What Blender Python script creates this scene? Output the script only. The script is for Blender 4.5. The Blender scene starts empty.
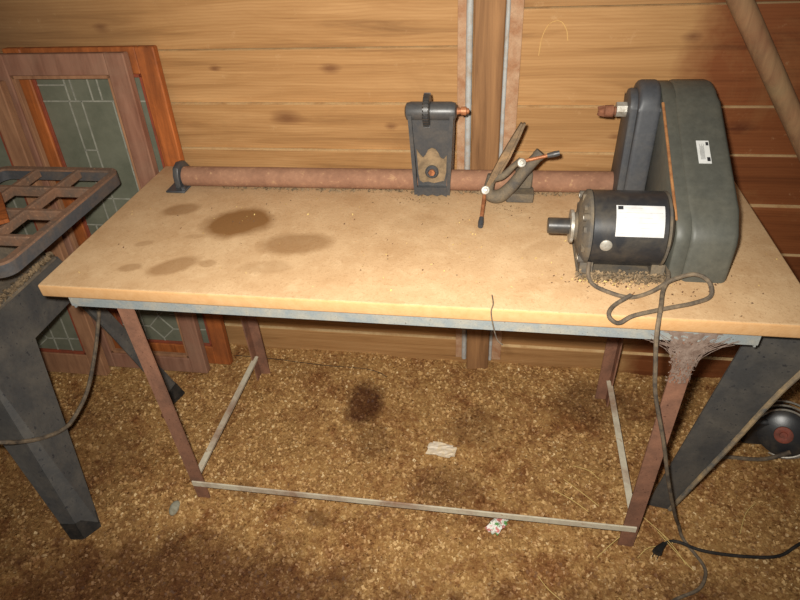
import bpy, bmesh, math, random
import numpy as np
from mathutils import Vector, Matrix, Quaternion

C = bpy.context.scene.collection
SC = bpy.context.scene
random.seed(7)
rng = np.random.default_rng(7)

# ------------------------------------------------------------------ camera, light, exposure
CAM = Vector((0.80035, -0.93391, 1.47381))
RIGHT = Vector((0.987, 0.152, -0.0519)); UP = Vector((-0.051, 0.6034, 0.7958)); FWD = Vector((-0.1523, 0.7829, -0.6033))
cd = bpy.data.cameras.new('camera'); co = bpy.data.objects.new('camera', cd); C.objects.link(co)
cd.sensor_width = 36.0; cd.lens = 596.1 / 800 * 36.0; cd.clip_start = 0.02
RIGHT.normalize(); UP = (UP - RIGHT * UP.dot(RIGHT)).normalized(); BACK = RIGHT.cross(UP)
co.matrix_world = Matrix(((RIGHT.x, UP.x, BACK.x, CAM.x), (RIGHT.y, UP.y, BACK.y, CAM.y), (RIGHT.z, UP.z, BACK.z, CAM.z), (0, 0, 0, 1)))
SC.camera = co

w = bpy.data.worlds.new('shed_daylight'); SC.world = w; w.use_nodes = True
w.node_tree.nodes['Background'].inputs[0].default_value = (1.0, 0.93, 0.84, 1)
w.node_tree.nodes['Background'].inputs[1].default_value = 0.12

ld = bpy.data.lights.new('camera_flash', 'SPOT'); lo = bpy.data.objects.new('camera_flash', ld); C.objects.link(lo)
ld.energy = 150; ld.color = (1.0, 0.965, 0.89); ld.shadow_soft_size = 0.018
ld.spot_size = math.radians(112); ld.spot_blend = 1.0
lo.location = CAM - RIGHT * 0.04 + UP * 0.043
aim = (Vector((0.48, 0.34, 0.58)) - lo.location)
lo.rotation_euler = aim.to_track_quat('-Z', 'Y').to_euler()

SC.view_settings.view_transform = 'Standard'; SC.view_settings.look = 'None'
SC.view_settings.exposure = 0.0; SC.view_settings.gamma = 1.0; SC.view_settings.use_curve_mapping = False

# ------------------------------------------------------------------ helpers
def srgb(r, g, b):
    f = lambda c: (c / 255 / 12.92) if c / 255 <= 0.04045 else ((c / 255 + 0.055) / 1.055) ** 2.4
    return (f(r), f(g), f(b), 1.0)

def N(nt, typ, **kw):
    n = nt.nodes.new(typ)
    for k, v in kw.items(): setattr(n, k, v)
    return n

def ramp(nt, fac, stops):
    r = N(nt, 'ShaderNodeValToRGB'); e = r.color_ramp.elements
    while len(e) < len(stops): e.new(0.5)
    for i, (p, c) in enumerate(stops):
        e[i].position = p; e[i].color = c if len(c) == 4 else (*c, 1)
    nt.links.new(fac, r.inputs[0]); return r.outputs[0]

def noise(nt, vec, scale, detail=6, rough=0.6, dist=0.0):
    n = N(nt, 'ShaderNodeTexNoise'); n.inputs['Scale'].default_value = scale; n.inputs['Detail'].default_value = detail
    n.inputs['Roughness'].default_value = rough; n.inputs['Distortion'].default_value = dist
    if vec is not None: nt.links.new(vec, n.inputs['Vector'])
    return n.outputs['Fac']

def mixc(nt, fac, a, b, mode='MIX'):
    m = N(nt, 'ShaderNodeMix', data_type='RGBA', blend_type=mode)
    if isinstance(fac, (int, float)): m.inputs[0].default_value = fac
    else: nt.links.new(fac, m.inputs[0])
    for s, i in ((a, 6), (b, 7)):
        if isinstance(s, tuple): m.inputs[i].default_value = s
        else: nt.links.new(s, m.inputs[i])
    return m.outputs[2]

def mth(nt, op, a, b=None, clamp=False):
    m = N(nt, 'ShaderNodeMath', operation=op, use_clamp=clamp)
    for i, s in enumerate((a, b)):
        if s is None: continue
        if isinstance(s, (int, float)): m.inputs[i].default_value = s
        else: nt.links.new(s, m.inputs[i])
    return m.outputs[0]

def bump(nt, bsdf, h, strength=0.3, dist=0.002):
    b = N(nt, 'ShaderNodeBump'); b.inputs['Strength'].default_value = strength; b.inputs['Distance'].default_value = dist
    nt.links.new(h, b.inputs['Height']); nt.links.new(b.outputs[0], bsdf.inputs['Normal'])

def newmat(name, rough=0.7, metal=0.0):
    m = bpy.data.materials.new(name); m.use_nodes = True; nt = m.node_tree
    b = nt.nodes['Principled BSDF']; b.inputs['Roughness'].default_value = rough; b.inputs['Metallic'].default_value = metal
    b.inputs['Specular IOR Level'].default_value = 0.3
    tc = N(nt, 'ShaderNodeTexCoord')
    return m, nt, b, tc.outputs['Object']

def grimy(name, base, dirt, amount=0.5, scale=14, rough=0.6, metal=0.0, spots=None, spec=0.3, bstr=0.2):
    """surface of one colour with irregular dirt / rust / dust wear"""
    m, nt, b, v = newmat(name, rough, metal); b.inputs['Specular IOR Level'].default_value = spec
    f = noise(nt, v, scale, 8, 0.65, 0.4)
    a = 0.72 - 0.5 * amount
    c = mixc(nt, ramp(nt, f, [(max(a - 0.12, 0), (0, 0, 0)), (min(a + 0.14, 1), (1, 1, 1))]), base, dirt)
    f2 = noise(nt, v, scale * 9, 4, 0.7)
    if spots:
        c = mixc(nt, ramp(nt, f2, [(0.60, (0, 0, 0)), (0.68, (1, 1, 1))]), c, spots)
    c = mixc(nt, 0.35, c, ramp(nt, f2, [(0.25, (0.35, 0.35, 0.35)), (0.75, (0.9, 0.9, 0.9))]), 'OVERLAY')
    nt.links.new(c, b.inputs['Base Color']); bump(nt, b, f2, bstr, 0.002)
    return m

def plain(name, col, rough=0.6, metal=0.0):
    m, nt, b, v = newmat(name, rough, metal)
    f = noise(nt, v, 60, 3)
    nt.links.new(mixc(nt, 0.25, col, ramp(nt, f, [(0.3, (0.3, 0.3, 0.3)), (0.7, (0.8, 0.8, 0.8))]), 'OVERLAY'), b.inputs['Base Color'])
    return m

def wood(name, dark, light, grain=(1.2, 30, 30), rough=0.75, dirt=None, dirt_amt=0.4):
    m, nt, b, v = newmat(name, rough)
    mp = N(nt, 'ShaderNodeMapping'); mp.inputs['Scale'].default_value = grain; nt.links.new(v, mp.inputs[0])
    g = N(nt, 'ShaderNodeNewGeometry')
    off = N(nt, 'ShaderNodeVectorMath', operation='ADD'); nt.links.new(mp.outputs[0], off.inputs[0])
    s = mth(nt, 'MULTIPLY', g.outputs['Random Per Island'], 37.0); cx = N(nt, 'ShaderNodeCombineXYZ')
    for i in range(3): nt.links.new(s, cx.inputs[i])
    nt.links.new(cx.outputs[0], off.inputs[1])
    f = noise(nt, off.outputs[0], 1.5, 8, 0.62, 0.6)
    c = ramp(nt, f, [(0.30, dark), (0.68, light)])
    if dirt:
        d = noise(nt, v, 5.0, 8, 0.7, 0.5)
        c = mixc(nt, mth(nt, 'MULTIPLY', ramp(nt, d, [(0.42, (0, 0, 0)), (0.66, (1, 1, 1))]), dirt_amt), c, dirt)
    nt.links.new(c, b.inputs['Base Color']); bump(nt, b, f, 0.25, 0.002)
    return m

def link(name, me, m=None, parent=None):
    o = bpy.data.objects.new(name, me); C.objects.link(o)
    if m is not None: me.materials.append(m)
    if parent is not None: o.parent = parent
    return o

def obj(name, bm, m, parent=None, smooth=40):
    bmesh.ops.recalc_face_normals(bm, faces=bm.faces[:])
    me = bpy.data.meshes.new(name)
    if smooth:
        for f in bm.faces: f.smooth = True
        for e in bm.edges:
            if len(e.link_faces) == 2 and e.calc_face_angle(0) > math.radians(smooth): e.smooth = False
    bm.to_mesh(me); bm.free()
    return link(name, me, m, parent)

def thing(name, label, cat, group=None, loc=(0, 0, 0)):
    o = bpy.data.objects.new(name, None); C.objects.link(o); o.empty_display_size = 0.05
    o.location = loc; o['label'] = label; o['category'] = cat
    if group: o['group'] = group
    return o

def tag(o, label, cat, group=None, kind=None):
    o['label'] = label; o['category'] = cat
    if group: o['group'] = group
    if kind: o['kind'] = kind
    return o

def struct(o, label=None, cat=None):
    o['kind'] = 'structure'
    if label: o['label'] = label
    if cat: o['category'] = cat
    return o

def B(): return bmesh.new()

def box(bm, lo_, hi_, bev=0.0, mat=None, seg=1):
    lo_, hi_ = Vector(lo_), Vector(hi_)
    r = bmesh.ops.create_cube(bm, size=1.0)
    vs = r['verts']; c = (lo_ + hi_) / 2; s = hi_ - lo_
    for v in vs: v.co = Vector((v.co.x * s.x, v.co.y * s.y, v.co.z * s.z)) + c
    if bev > 0:
        es = list({e for v in vs for e in v.link_edges})
        rb = bmesh.ops.bevel(bm, geom=es, offset=min(bev, min(s) * 0.45), segments=seg, affect='EDGES', profile=0.5)
        vs = list(set(rb['verts']) | {v for v in vs if v.is_valid})
    if mat is not None:
        for v in vs: v.co = mat @ v.co
    return vs

def bar(bm, a, b, wdt, hgt, up=(0, 0, 1), bev=0.0, w2=None):
    """box-section bar from a to b"""
    a, b = Vector(a), Vector(b); d = (b - a).normalized(); u = Vector(up); s = d.cross(u).normalized(); u = s.cross(d)
    L = (b - a).length
    vs = box(bm, (-0.5, -0.5, 0), (0.5, 0.5, 1), 0)
    for v in vs:
        k = wdt if (w2 is None or v.co.z < 0.5) else w2
        v.co = a + s * (v.co.x * k) + u * (v.co.y * hgt) + d * (v.co.z * L)
    if bev > 0: bmesh.ops.bevel(bm, geom=list({e for v in vs for e in v.link_edges}), offset=bev, segments=1, affect='EDGES')

def prism(bm, prof, a, b, axis=0, bev=0.0, seg=2):
    """extrude closed profile (list of 2D) along axis from a to b"""
    def P(p, t):
        q = [0, 0, 0]; o = [i for i in range(3) if i != axis]; q[axis] = t; q[o[0]] = p[0]; q[o[1]] = p[1]; return q
    v0 = [bm.verts.new(P(p, a)) for p in prof]; v1 = [bm.verts.new(P(p, b)) for p in prof]
    n = len(prof); f0 = bm.faces.new(v0); f1 = bm.faces.new(v1[::-1])
    for i in range(n): bm.faces.new((v0[i], v0[(i + 1) % n], v1[(i + 1) % n], v1[i]))
    if bev > 0:
        es = list(set(f0.edges) | set(f1.edges))
        bmesh.ops.bevel(bm, geom=es, offset=bev, segments=seg, affect='EDGES', profile=0.5)

def lathe(bm, prof, origin, d, seg=32, up=(0, 0, 1)):
    """revolve (t, r) about axis from origin along d"""
    d = Vector(d).normalized(); u = Vector(up)
    if abs(d.dot(u)) > 0.95: u = Vector((1, 0, 0))
    s = d.cross(u).normalized(); u = s.cross(d); O = Vector(origin); rings = []
    for t, r in prof:
        if r < 1e-6: rings.append([bm.verts.new(O + d * t)]); continue
        rings.append([bm.verts.new(O + d * t + (s * math.cos(2 * math.pi * i / seg) + u * math.sin(2 * math.pi * i / seg)) * r) for i in range(seg)])
    for A, Bq in zip(rings, rings[1:]):
        if len(A) == 1 and len(Bq) == 1: continue
        for i in range(seg):
            j = (i + 1) % seg
            if len(A) == 1: bm.faces.new((A[0], Bq[i], Bq[j]))
            elif len(Bq) == 1: bm.faces.new((A[i], A[j], Bq[0]))
            else: bm.faces.new((A[i], A[j], Bq[j], Bq[i]))
    if len(rings[0]) > 1: bm.faces.new(rings[0][::-1])
    if len(rings[-1]) > 1: bm.faces.new(rings[-1])

def cyl(bm, a, b, r, r2=None, seg=24):
    a, b = Vector(a), Vector(b)
    lathe(bm, [(0, r), ((b - a).length, r if r2 is None else r2)], a, b - a, seg)

def spline(pts, n=10):
    P = [Vector(p) for p in pts]; P = [P[0] * 2 - P[1]] + P + [P[-1] * 2 - P[-2]]; out = []
    for i in range(1, len(P) - 2):
        for k in range(n):
            t = k / n; a, b, c, d = P[i - 1], P[i], P[i + 1], P[i + 2]
            out.append(0.5 * ((2 * b) + (c - a) * t + (2 * a - 5 * b + 4 * c - d) * t * t + (3 * b - a - 3 * c + d) * t ** 3))
    out.append(P[-2]); return out

def tube(bm, pts, r, seg=8, radii=None, smooth=10, flat=1.0):
    ps = spline(pts, smooth) if smooth else [Vector(p) for p in pts]
    n = len(ps); u = None; rings = []
    for i, p in enumerate(ps):
        d = (ps[min(i + 1, n - 1)] - ps[max(i - 1, 0)]).normalized()
        if u is None: u = d.orthogonal().normalized()
        u = (u - d * u.dot(d)).normalized(); s = d.cross(u)
        rr = r if radii is None else float(np.interp(i / (n - 1), np.linspace(0, 1, len(radii)), radii))
        rings.append([bm.verts.new(p + (u * math.cos(2 * math.pi * k / seg) + s * math.sin(2 * math.pi * k / seg) * flat) * rr) for k in range(seg)])
    for A, Q in zip(rings, rings[1:]):
        for k in range(seg): bm.faces.new((A[k], A[(k + 1) % seg], Q[(k + 1) % seg], Q[k]))
    bm.faces.new(rings[0][::-1]); bm.faces.new(rings[-1])

def plate(bm, quad, thick):
    """flat sheet from an outline of 3D points, given thickness along its normal"""
    q = [Vector(p) for p in quad]; nrm = Vector()
    for i in range(len(q)): nrm += (q[i] - q[0]).cross(q[(i + 1) % len(q)] - q[0])
    nrm.normalize()
    v0 = [bm.verts.new(p + nrm * thick / 2) for p in q]; v1 = [bm.verts.new(p - nrm * thick / 2) for p in q]
    bm.faces.new(v0); bm.faces.new(v1[::-1])
    for i in range(len(q)): j = (i + 1) % len(q); bm.faces.new((v0[j], v0[i], v1[i], v1[j]))

# ------------------------------------------------------------------ materials
def wall_mat():
    m, nt, b, v = newmat('pine_planks', 0.7)
    g = N(nt, 'ShaderNodeNewGeometry'); rnd = g.outputs['Random Per Island']
    sx = N(nt, 'ShaderNodeSeparateXYZ'); nt.links.new(v, sx.inputs[0]); X, Z = sx.outputs[0], sx.outputs[2]
    mp = N(nt, 'ShaderNodeMapping'); mp.inputs['Scale'].default_value = (2.0, 20, 34); nt.links.new(v, mp.inputs[0])
    off = N(nt, 'ShaderNodeVectorMath', operation='ADD'); nt.links.new(mp.outputs[0], off.inputs[0])
    s = mth(nt, 'MULTIPLY', rnd, 51.0); cx = N(nt, 'ShaderNodeCombineXYZ')
    nt.links.new(s, cx.inputs[0]); nt.links.new(s, cx.inputs[1]); nt.links.new(off.outputs[0], off.inputs[0]) if False else None
    nt.links.new(cx.outputs[0], off.inputs[1])
    f = noise(nt, off.outputs[0], 1.0, 7, 0.6, 0.8)
    c = ramp(nt, f, [(0.24, srgb(128, 92, 56)), (0.46, srgb(168, 126, 80)), (0.74, srgb(190, 148, 100))])
    # plank-to-plank colour
    c = mixc(nt, 0.30, c, ramp(nt, rnd, [(0.0, (0.30, 0.27, 0.25)), (0.5, (0.52, 0.48, 0.42)), (1.0, (0.66, 0.62, 0.55))]), 'OVERLAY')
    # fine growth lines
    w2 = N(nt, 'ShaderNodeTexWave', wave_type='BANDS', bands_direction='Z'); w2.inputs['Scale'].default_value = 38
    w2.inputs['Distortion'].default_value = 7; w2.inputs['Detail'].default_value = 3; w2.inputs['Detail Scale'].default_value = 0.35
    mp2 = N(nt, 'ShaderNodeMapping'); mp2.inputs['Scale'].default_value = (0.35, 1, 1); nt.links.new(v, mp2.inputs[0])
    o2 = N(nt, 'ShaderNodeVectorMath', operation='ADD'); nt.links.new(mp2.outputs[0], o2.inputs[0]); nt.links.new(cx.outputs[0], o2.inputs[1])
    nt.links.new(o2.outputs[0], w2.inputs['Vector'])
    c = mixc(nt, mth(nt, 'MULTIPLY', ramp(nt, w2.outputs['Fac'], [(0.45, (0, 0, 0)), (1.0, (1, 1, 1))]), 0.2), c, srgb(136, 88, 48))
    # knots, each at its own place in the boards
    for kx, kz, kr in ((0.345, 1.018, 0.020), (0.20, 0.885, 0.034), (1.235, 1.085, 0.018), (0.02, 1.02, 0.012), (0.50, 0.86, 0.014), (1.10, 0.835, 0.016), (1.40, 0.865, 0.03), (-0.28, 1.13, 0.016)):
        dx = mth(nt, 'MULTIPLY', mth(nt, 'SUBTRACT', X, kx), 0.55); dz = mth(nt, 'SUBTRACT', Z, kz)
        d = mth(nt, 'SQRT', mth(nt, 'ADD', mth(nt, 'MULTIPLY', dx, dx), mth(nt, 'MULTIPLY', dz, dz)))
        d = mth(nt, 'ADD', d, mth(nt, 'MULTIPLY', mth(nt, 'SUBTRACT', f, 0.5), kr * 2.2))
        c = mixc(nt, ramp(nt, mth(nt, 'DIVIDE', d, kr), [(0.1, (0.75,) * 3), (0.9, (0, 0, 0))]), c, srgb(110, 68, 40))
    # boards multiplied darker and redder towards the right end of the shed, irregular edge
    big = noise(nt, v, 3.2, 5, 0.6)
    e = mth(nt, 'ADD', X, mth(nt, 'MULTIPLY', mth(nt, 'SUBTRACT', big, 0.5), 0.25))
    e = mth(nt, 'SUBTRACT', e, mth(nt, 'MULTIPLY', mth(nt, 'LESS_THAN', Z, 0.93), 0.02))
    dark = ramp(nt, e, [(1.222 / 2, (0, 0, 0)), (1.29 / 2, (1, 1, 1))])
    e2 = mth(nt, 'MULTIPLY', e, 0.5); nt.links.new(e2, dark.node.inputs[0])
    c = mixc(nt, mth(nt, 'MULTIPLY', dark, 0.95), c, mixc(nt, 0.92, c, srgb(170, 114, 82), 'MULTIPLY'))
    # duller brown blended in towards the left end, brown blotches all over
    e3 = mth(nt, 'ADD', mth(nt, 'MULTIPLY', X, -1.0), mth(nt, 'MULTIPLY', mth(nt, 'SUBTRACT', big, 0.5), 0.5))
    left = ramp(nt, e3, [(0.05, (0, 0, 0)), (0.55, (1, 1, 1))])
    c = mixc(nt, mth(nt, 'MULTIPLY', left, 0.62), c, srgb(104, 76, 54))
    st = noise(nt, v, 2.3, 9, 0.75, 0.6)
    c = mixc(nt, mth(nt, 'MULTIPLY', ramp(nt, st, [(0.52, (0, 0, 0)), (0.74, (1, 1, 1))]), 0.55), c, srgb(150, 108, 66))
    # pale dust blotches
    du = noise(nt, v, 17, 8, 0.8)
    c = mixc(nt, mth(nt, 'MULTIPLY', ramp(nt, du, [(0.60, (0, 0, 0)), (0.72, (1, 1, 1))]), 0.35), c, srgb(214, 178, 132))
    nt.links.new(c, b.inputs['Base Color']); bump(nt, b, f, 0.2, 0.002)
    return m

def top_mat():
    m, nt, b, v = newmat('particle_board', 0.85)
    sx = N(nt, 'ShaderNodeSeparateXYZ'); nt.links.new(v, sx.inputs[0]); X, Y, Z = sx.outputs
    f = noise(nt, v, 9, 8, 0.7); g = noise(nt, v, 160, 3, 0.7)
    c = ramp(nt, f, [(0.3, srgb(188, 150, 108)), (0.7, srgb(212, 178, 136))])
    c = mixc(nt, mth(nt, 'MULTIPLY', ramp(nt, g, [(0.56, (0, 0, 0)), (0.68, (1, 1, 1))]), 0.42), c, srgb(160, 118, 78))
    du = noise(nt, v, 26, 8, 0.8, 0.4)
    c = mixc(nt, mth(nt, 'MULTIPLY', ramp(nt, du, [(0.52, (0, 0, 0)), (0.66, (1, 1, 1))]), 0.35), c, srgb(226, 196, 154))
    sp = noise(nt, v, 420, 2, 0.5)
    c = mixc(nt, mth(nt, 'MULTIPLY', ramp(nt, sp, [(0.66, (0, 0, 0)), (0.72, (1, 1, 1))]), 0.5), c, srgb(110, 76, 48))
    # oily stains soaked into the board: centre x, y, half sizes, turn, strength
    wob = mth(nt, 'MULTIPLY', mth(nt, 'SUBTRACT', noise(nt, v, 13, 4, 0.6), 0.5), 0.5)
    for sxx, syy, a, bb, ang, k in ((0.172, 0.272, 0.104, 0.082, 0.4, 0.85), (0.345, 0.185, 0.095, 0.055, 0.1, 0.52), (-0.005, 0.325, 0.055, 0.034, 0.35, 0.48), (0.10, 0.075, 0.07, 0.035, 0.6, 0.5), (0.31, 0.085, 0.07, 0.03, 0.1, 0.22), (0.0, 0.06, 0.03, 0.018, 0.3, 0.4), (0.09, 0.20, 0.03, 0.012, 0.2, 0.2), (0.62, 0.30, 0.08, 0.04, 0.3, 0.12), (0.9, 0.2, 0.07, 0.03, 0.8, 0.12), (-0.02, 0.16, 0.028, 0.014, 0.4, 0.3), (0.17, 0.09, 0.025, 0.018, 0, 0.35)):
        dx = mth(nt, 'SUBTRACT', X, sxx); dy = mth(nt, 'SUBTRACT', Y, syy); ca, sa = math.cos(ang), math.sin(ang)
        p = mth(nt, 'DIVIDE', mth(nt, 'ADD', mth(nt, 'MULTIPLY', dx, ca), mth(nt, 'MULTIPLY', dy, sa)), a)
        q = mth(nt, 'DIVIDE', mth(nt, 'SUBTRACT', mth(nt, 'MULTIPLY', dy, ca), mth(nt, 'MULTIPLY', dx, sa)), bb)
        d = mth(nt, 'ADD', mth(nt, 'SQRT', mth(nt, 'ADD', mth(nt, 'MULTIPLY', p, p), mth(nt, 'MULTIPLY', q, q))), wob)
        c = mixc(nt, mth(nt, 'MULTIPLY', ramp(nt, d, [(0.66, (1, 1, 1)), (1.0, (0, 0, 0))]), min(k * 1.2, 1.0)), c, srgb(138, 98, 56))
    # raw, more orange board on the cut edges
    edge = mth(nt, 'LESS_THAN', Z, 0.7588)
    c = mixc(nt, mth(nt, 'MULTIPLY', edge, 0.75), c, mixc(nt, ramp(nt, noise(nt, v, 40, 8, 0.8), [(0.3, (0, 0, 0)), (0.75, (1, 1, 1))]), srgb(200, 146, 88), srgb(222, 176, 124)))
    nt.links.new(c, b.inputs['Base Color']); bump(nt, b, g, 0.35, 0.002)
    return m

def stain_fac(nt, v):
    """dark damp patches on the sawdust floor"""
    sx = N(nt, 'ShaderNodeSeparateXYZ'); nt.links.new(v, sx.inputs[0]); X, Y = sx.outputs[0], sx.outputs[1]
    wob = mth(nt, 'MULTIPLY', mth(nt, 'SUBTRACT', noise(nt, v, 7, 6, 0.7), 0.5), 1.3)
    tot = None
    for px, py, a, bb, k in ((0.40, 0.405, 0.075, 0.11, 1.0), (0.05, -0.34, 0.75, 0.28, 0.9), (0.75, -0.46, 0.8, 0.32, 0.9), (1.35, -0.22, 0.4, 0.18, 0.5), (0.46, 0.25, 0.07, 0.10, 0.45), (0.77, 0.33, 0.12, 0.10, 0.42), (1.16, 0.50, 0.16, 0.12, 0.6), (-0.5, 0.0, 0.3, 0.4, 0.5), (0.35, -0.03, 0.05, 0.03, 0.6), (0.12, 0.02, 0.05, 0.04, 0.45), (0.70, 0.12, 0.14, 0.09, 0.45), (1.38, 0.46, 0.05, 0.06, 0.6)):
        p = mth(nt, 'DIVIDE', mth(nt, 'SUBTRACT', X, px), a); q = mth(nt, 'DIVIDE', mth(nt, 'SUBTRACT', Y, py), bb)
        d = mth(nt, 'ADD', mth(nt, 'SQRT', mth(nt, 'ADD', mth(nt, 'MULTIPLY', p, p), mth(nt, 'MULTIPLY', q, q))), wob)
        t = mth(nt, 'MULTIPLY', ramp(nt, d, [(0.55, (1, 1, 1)), (1.0, (0, 0, 0))]), k)
        tot = t if tot is None else mth(nt, 'MAXIMUM', tot, t)
    return tot

def floor_mat(name, island):
    m, nt, b, v = newmat(name, 0.9)
    f = noise(nt, v, 4.0, 6, 0.7)
    if island:
        g = N(nt, 'ShaderNodeNewGeometry').outputs['Random Per Island']
        c = ramp(nt, g, [(0.0, srgb(122, 86, 48)), (0.30, srgb(164, 124, 74)), (0.65, srgb(194, 154, 98)), (0.95, srgb(216, 180, 126)), (1.0, srgb(236, 210, 162))])
        b.inputs['Roughness'].default_value = 0.65
    else:
        h = noise(nt, v, 210, 5, 0.8)
        c = ramp(nt, h, [(0.30, srgb(120, 84, 46)), (0.5, srgb(170, 128, 76)), (0.72, srgb(206, 166, 108))])
        bump(nt, b, h, 0.7, 0.004)
    c = mixc(nt, mth(nt, 'MULTIPLY', ramp(nt, f, [(0.42, (0, 0, 0)), (0.66, (1, 1, 1))]), 0.38), c, srgb(166, 128, 74))
    mo_ = noise(nt, v, 46, 6, 0.75, 0.3)
    c = mixc(nt, mth(nt, 'MULTIPLY', ramp(nt, mo_, [(0.46, (0, 0, 0)), (0.62, (1, 1, 1))]), 0.62), c, mixc(nt, 0.9, c, srgb(180, 138, 98), 'MULTIPLY'))
    dm = noise(nt, v, 6.5, 8, 0.75, 0.6)
    c = mixc(nt, mth(nt, 'MULTIPLY', ramp(nt, dm, [(0.50, (0, 0, 0)), (0.64, (1, 1, 1))]), 0.75), c, mixc(nt, 0.9, c, srgb(166, 114, 76), 'MULTIPLY'))
    c = mixc(nt, stain_fac(nt, v), c, mixc(nt, 0.85, c, srgb(112, 72, 40), 'MULTIPLY'))
    nt.links.new(c, b.inputs['Base Color'])
    return m

M = {}
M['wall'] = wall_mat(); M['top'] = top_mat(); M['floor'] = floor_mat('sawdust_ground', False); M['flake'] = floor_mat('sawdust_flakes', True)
M['stud'] = wood('stud_wood', srgb(108, 74, 46), srgb(164, 120, 78), (24, 24, 1.6))
M['seamdust'] = grimy('dust_on_board_edges', srgb(212, 178, 130), srgb(180, 140, 92), 0.3, 12, 0.95)
M['tanrust'] = grimy('tan_rusted_steel', srgb(176, 142, 112), srgb(152, 108, 76), 0.45, 22, 0.8, 0, srgb(128, 88, 60))
M['greyzinc'] = grimy('grey_zinc_conduit', srgb(170, 170, 166), srgb(156, 140, 122), 0.3, 34, 0.55, 0, srgb(140, 96, 66))
M['galv'] = grimy('rusty_galvanised', srgb(170, 166, 158), srgb(164, 112, 72), 0.62, 22, 0.6, 0.0, srgb(120, 66, 38))
M['rail'] = grimy('dusty_steel_rail', srgb(132, 138, 138), srgb(158, 152, 138), 0.35, 20, 0.65, 0.0, srgb(86, 78, 70))
M['rustleg'] = grimy('rust_brown_leg', srgb(112, 80, 64), srgb(142, 100, 78), 0.5, 16, 0.8, 0, srgb(70, 42, 32))
M['stretch'] = grimy('dusty_flat_bar', srgb(194, 184, 162), srgb(124, 78, 54), 0.24, 5.5, 0.8, 0, srgb(150, 124, 96))
M['pipe'] = grimy('rusty_tube', srgb(146, 108, 84), srgb(126, 90, 70), 0.4, 7, 0.9, 0, srgb(152, 118, 88))
M['iron'] = grimy('grey_cast_iron', srgb(60, 61, 63), srgb(78, 74, 70), 0.3, 20, 0.38, 0.0, srgb(66, 64, 62), 0.5, 0.1)
M['irondust'] = grimy('dusty_iron', srgb(92, 90, 86), srgb(170, 144, 106), 0.5, 16, 0.8)
M['grimyiron'] = grimy('grimy_iron', srgb(78, 73, 67), srgb(112, 98, 78), 0.4, 22, 0.8)
M['bladesteel'] = grimy('brown_tool_steel', srgb(140, 112, 80), srgb(92, 78, 62), 0.45, 22, 0.7)
M['tanlip'] = grimy('tan_rust_lip', srgb(164, 116, 72), srgb(128, 82, 50), 0.45, 30, 0.85)
M['guard'] = grimy('belt_guard_grey', srgb(76, 76, 69), srgb(88, 86, 76), 0.35, 8, 0.5, 0.0, None, 0.4, 0.06)
M['guarddk'] = grimy('headstock_grey', srgb(62, 63, 66), srgb(78, 75, 72), 0.3, 14, 0.5, 0.0, None, 0.5, 0.08)
M['rust'] = grimy('orange_rust', srgb(134, 88, 64), srgb(100, 62, 44), 0.5, 40, 0.8)
M['black'] = grimy('black_enamel', srgb(40, 40, 42), srgb(70, 64, 56), 0.3, 16, 0.34, 0, None, 0.6, 0.06)
M['rubber'] = grimy('black_rubber', srgb(30, 29, 28), srgb(58, 52, 46), 0.35, 30, 0.7)
M['cord'] = grimy('dusty_cord', srgb(74, 66, 58), srgb(120, 104, 84), 0.45, 40, 0.8)
M['dust'] = grimy('settled_dust', srgb(140, 118, 90), srgb(104, 88, 68), 0.45, 40, 0.95, 0, srgb(84, 66, 50))
M['zinc'] = grimy('zinc_plated', srgb(166, 162, 152), srgb(126, 114, 98), 0.4, 60, 0.4, 0.3)
M['bronze'] = grimy('coppery_steel', srgb(176, 116, 78), srgb(120, 76, 52), 0.4, 60, 0.45, 0.3)
M['white'] = plain('white_label', srgb(206, 206, 202), 0.5)
M['grey'] = plain('grey_print', srgb(150, 150, 148), 0.6); M['ink'] = plain('black_print', srgb(40, 40, 42), 0.6)
M['saw'] = grimy('black_saw_paint', srgb(68, 67, 66), srgb(92, 87, 80), 0.4, 9, 0.55, 0, srgb(44, 44, 46), 0.4, 0.1)
M['sawdusty'] = grimy('dusty_saw_panel', srgb(128, 114, 96), srgb(88, 82, 74), 0.45, 12, 0.9)
M['wing'] = grimy('rusty_cast_wing', srgb(132, 98, 76), srgb(102, 86, 74), 0.45, 14, 0.75, 0, srgb(156, 118, 90))
M['wingside'] = grimy('dark_cast_edge', srgb(74, 74, 76), srgb(100, 88, 78), 0.35, 14, 0.55)
M['orange'] = wood('orange_varnished_wood', srgb(120, 64, 30), srgb(190, 108, 54), (30, 30, 2.0), 0.55, srgb(104, 62, 40), 0.55)
M['brownframe'] = wood('weathered_brown_wood', srgb(118, 78, 60), srgb(154, 110, 88), (26, 26, 2.2), 0.8, srgb(146, 116, 94), 0.5)
M['tanframe'] = wood('tan_frame_wood', srgb(132, 92, 66), srgb(172, 126, 92), (26, 26, 2.2), 0.8, srgb(110, 74, 54), 0.4)
M['redpaint'] = grimy('faded_red_edge', srgb(136, 66, 44), srgb(112, 60, 42), 0.4, 20, 0.7)
M['lead'] = grimy('lead_came', srgb(150, 148, 134), srgb(124, 122, 110), 0.4, 40, 0.7)
M['pole'] = wood('weathered_pole', srgb(128, 88, 62), srgb(164, 122, 86), (26, 26, 2.5), 0.85, srgb(136, 124, 90), 0.45)
M['straw'] = plain('straw', srgb(206, 176, 110), 0.7)
M['paper'] = grimy('old_paper', srgb(212, 186, 150), srgb(222, 206, 184), 0.5, 50, 0.8)
M['web'] = grimy('dusty_cobweb', srgb(140, 122, 110), srgb(112, 92, 80), 0.5, 60, 0.95)
M['chalk'] = plain('chalk_line', srgb(206, 164, 104), 0.9)
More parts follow.
